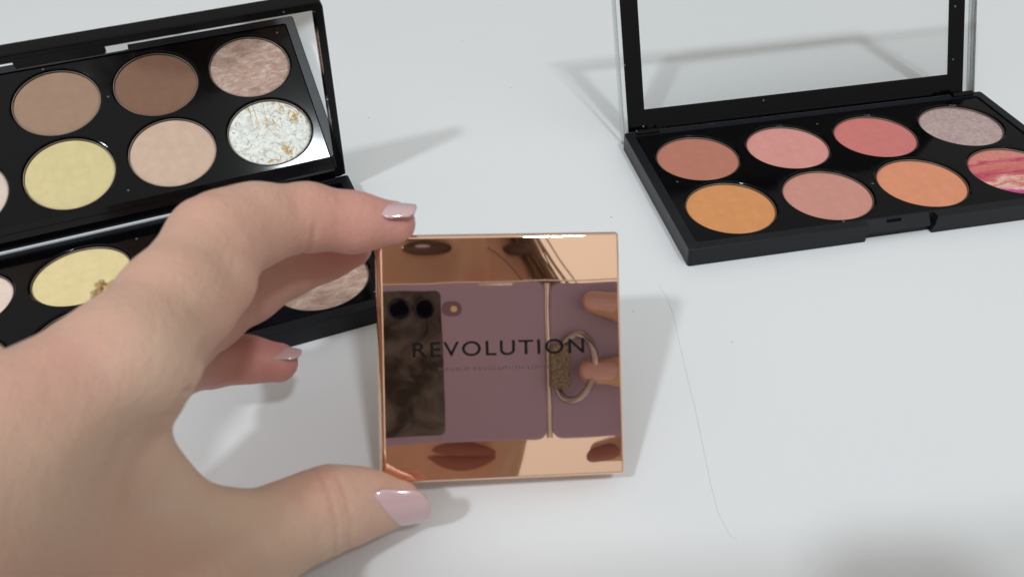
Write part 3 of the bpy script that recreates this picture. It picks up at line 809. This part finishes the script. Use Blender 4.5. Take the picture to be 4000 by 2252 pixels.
bm = bmesh.new(); tube(bm, [Vector(ph(3.4 + 2.3 * t + 0.3 * math.sin(3 * t), 3.2 - 2.2 * t - 0.4 * t * t, 8.3 + 0.3 * t) - off) for t in np.linspace(0, 1.3, 12)], 0.045, 5)
from_bm('loose_hair', bm, M['hair'], person)

# sweater: shoulders, chest and sleeves
sf = Field((-34, -84, -40), (48, -18, 34), 1.0)
sw = sf.new()
sf.cap(sw, (-16, -48, 6), 7.5, (20, -48, 6), 7.5, 4)
sf.cap(sw, (0, -48, 0), 13, (0, -44, -30), 14, 4)
sf.cap(sw, (-18, -44, 4), 6.0, (-20, -30, -2), 5.2, 3); sf.cap(sw, (-20, -30, -2), 5.2, (-12, -14, 2.5), 4.4, 2)
sf.cap(sw, (22, -46, 4), 6.0, (34, -27, -1), 5.2, 3); sf.cap(sw, (34, -27, -1), 5.2, tuple(ph(26, -17, 15)), 4.2, 2)
V4, F4 = surface_nets(sw, sf.lo, sf.h)
me = bpy.data.meshes.new('sweater'); me.from_pydata([tuple((v - off) * CM) for v in V4], [], F4.tolist()); me.update()
link_mesh('sweater', me, M['sweater'], person, True)

# gold ring worn on a finger, mostly hidden behind the index finger
ringo = empty('finger_ring', mat=frame_matrix(at(470, 1200, 16.3), AX_R, AX_U, -AX_F))
tag(ringo, 'gold ring with small sparkling stones peeking out behind the index finger', 'ring')
ring_c = np.array([0.0, 0.0, 0.0])
M['gold'] = plain('yellow_gold', (0.83, 0.62, 0.28), 0.22, 1.0)
M['stone'] = plain('gold_set_stone', (0.72, 0.56, 0.30), 0.12, 0.9)
bm = bmesh.new(); pts = [(0.40 * math.cos(t) * 0.8 + 0.10, 0.62 * math.sin(t) * 0.9, -0.35 * math.cos(t)) for t in np.linspace(0, 2 * math.pi, 49)]
tube(bm, pts, 0.035, 8, False); from_bm('band', bm, M['gold'], ringo, True)
bm = bmesh.new()
for k in range(16):
    c = Vector((-0.25 - 0.021 * k + rng.gauss(0, 0.03), 0.47 - 0.023 * k + rng.gauss(0, 0.03), rng.uniform(-0.1, 0.1)))
    r = bmesh.ops.create_icosphere(bm, subdivisions=1, radius=rng.uniform(0.035, 0.07))
    for v in r['verts']: v.co += c
from_bm('stones', bm, M['stone'], ringo)

# ------------------------------------------------------------------ phone (seen only in the compact)
phone = empty('phone', mat=frame_matrix(EYE + NN * 0.0, EX, EY, NN))
tag(phone, 'lilac folding phone with black camera panel, mirrored in the rose gold compact', 'phone')
M['lilac'] = plain('lilac_phone_glass', (0.42, 0.37, 0.57), 0.32, 0.0, 0.5)
mt, nt, b = mat_base('smudged_phone_panel_glass')
n1 = noise(nt, 55, 3, 0.5, 1.2); rp = ramp(nt, n1.outputs['Fac'], [(0.38, (0.016, 0.016, 0.017)), (0.75, (0.17, 0.175, 0.185))])
nt.links.new(rp.outputs[0], b.inputs['Base Color']); b.inputs['Roughness'].default_value = 0.25
M['lens_black'] = mt
M['chrome'] = plain('polished_steel', (0.75, 0.72, 0.70), 0.10, 1.0)
M['steel'] = plain('dark_steel', (0.50, 0.48, 0.52), 0.14, 1.0)
mt, nt, b = mat_base('khaki_strap_fabric')
n1 = noise(nt, 900, 2, 0.6); rp = ramp(nt, n1.outputs['Fac'], [(0.4, (0.16, 0.14, 0.11)), (0.6, (0.36, 0.33, 0.27))])
nt.links.new(rp.outputs[0], b.inputs['Base Color']); b.inputs['Roughness'].default_value = 0.9; M['khaki'] = mt
Z0 = 0.10
def slab(name, lo, hi, rc, bev, mat, parent, rot=None):
    bm = bmesh.new(); rounded_slab(bm, lo, hi, rc, bev, 5, 3); o = from_bm(name, bm, mat, parent); sharp(o, 40)
    return o
slab('upper_half', (-2.85, -5.98, Z0 + 0.03), (5.38, 1.13, Z0 + 0.45), 0.5, 0.08, M['lilac'], phone)
slab('lower_half', (5.62, -5.95, Z0 + 0.03), (13.8, 1.02, Z0 + 0.45), 0.5, 0.08, M['lilac'], phone)
bm = bmesh.new(); tube(bm, [(5.50, -5.9, Z0 + 0.2), (5.5, -5.8, Z0 + 0.2), (5.5, 0.98, Z0 + 0.2), (5.5, 1.02, Z0 + 0.2)], 0.15, 16)
from_bm('hinge', bm, M['chrome'], phone, True)
slab('side_frame', (-2.80, 1.11, Z0 + 0.06), (13.7, 1.17, Z0 + 0.36), 0.02, 0.01, plain('brushed_side_frame', (0.95, 0.92, 0.92), 0.5, 0.7), phone)
slab('side_key', (2.35, 0.98, Z0 - 0.01), (3.95, 1.08, Z0 + 0.10), 0.04, 0.01, M['chrome'], phone)
slab('camera_panel', (-2.35, -5.62, Z0 + 0.008), (0.76, 0.82, Z0 + 0.05), 0.28, 0.01, M['lens_black'], phone)
for lx in (-1.12, 0.0):
    bm = bmesh.new(); lathe(bm, [(0.50, 0.0), (0.50, -0.035), (0.46, -0.045), (0.42, -0.035), (0.40, 0.0)], 40, (lx, 0.0, Z0 + 0.008))
    lr = from_bm('lens', bm, plain('lens_ring', (0.05, 0.05, 0.07), 0.2, 0.8), phone, True)
    bm = bmesh.new(); lathe(bm, [(0.0, -0.004), (0.40, -0.004)], 40, (lx, 0.0, Z0 + 0.008))
    from_bm('lens_glass', bm, plain('lens_glass', (0.004, 0.005, 0.016), 0.03), lr)
slab('flash_housing', (0.80, -0.33, Z0 + 0.015), (1.66, 0.33, Z0 + 0.06), 0.30, 0.01, plain('lilac_flash_surround', (0.21, 0.155, 0.25), 0.3), phone)
bm = bmesh.new(); lathe(bm, [(0, -0.01), (0.12, -0.01), (0.14, 0.0)], 24, (1.32, 0.0, Z0 + 0.012))
from_bm('flash', bm, plain('flash_window', (0.9, 0.75, 0.45), 0.25), phone)
# finger loop stuck on the back
strap = empty('phone_ring_holder', mat=frame_matrix(EYE + EX * 6.05 + EY * -2.62 - NN * 0.05, EX, EY, NN))
tag(strap, 'steel ring holder with khaki fabric strap on the back of the mirrored phone', 'ring holder')
slab('strap', (-0.52, -1.02, -0.42), (0.34, 0.95, 0.16), 0.1, 0.05, M['khaki'], strap)
bm = bmesh.new()
pts = [(0.50 + 1.05 * math.cos(t) * 0.72 + 0.20 * math.sin(t), -0.10 + 1.46 * math.sin(t), -0.35 - 0.75 * (0.2 + math.cos(t)) * 0.8) for t in np.linspace(0, 2 * math.pi, 65)]
tube(bm, pts, 0.17, 12, False); from_bm('ring', bm, M['steel'], strap, True)

# ------------------------------------------------------------------ small marks lying on the table
def table_pt(x, y, z=0.012):
    d = at(x, y, 1.0) - EYE; return EYE + d * ((z - EYE[2]) / d[2])
bm = bmesh.new()
tube(bm, [Vector(table_pt(x, y)) for x, y in ((2570, 1110), (2605, 1160), (2632, 1230), (2650, 1320), (2680, 1450), (2715, 1590), (2748, 1750), (2775, 1880), (2805, 2000), (2850, 2085), (2880, 2110))], 0.0045, 5)
tag(from_bm('table_hairline', bm, plain('faint_hairline', (0.74, 0.75, 0.75), 0.6)), 'long thin pale hairline mark on the table right of the compact', 'hair')  # thin tube standing in for a hairline scratch in the table top
bm = bmesh.new()
for x, y, l, a in ((2388, 848, 0.09, 2.2), (1806, 160, 0.16, 1.4), (1994, 343, 0.06, .3), (3098, 862, .1, 1), (2620, 700, .04, .5), (2475, 1215, .05, .8), (2860, 1335, .05, 2), (1440, 460, .05, 0)):
    p = Vector(table_pt(x, y)); d = Vector((math.cos(a), math.sin(a), 0)) * l
    tube(bm, [p - d / 2, p, p + d / 2], [0.006, 0.010, 0.006], 5)
tag(from_bm('lint', bm, plain('dark_lint', (0.3, 0.3, 0.31), 0.8)), 'tiny dark lint specks scattered over the white table', 'lint', kind='stuff')
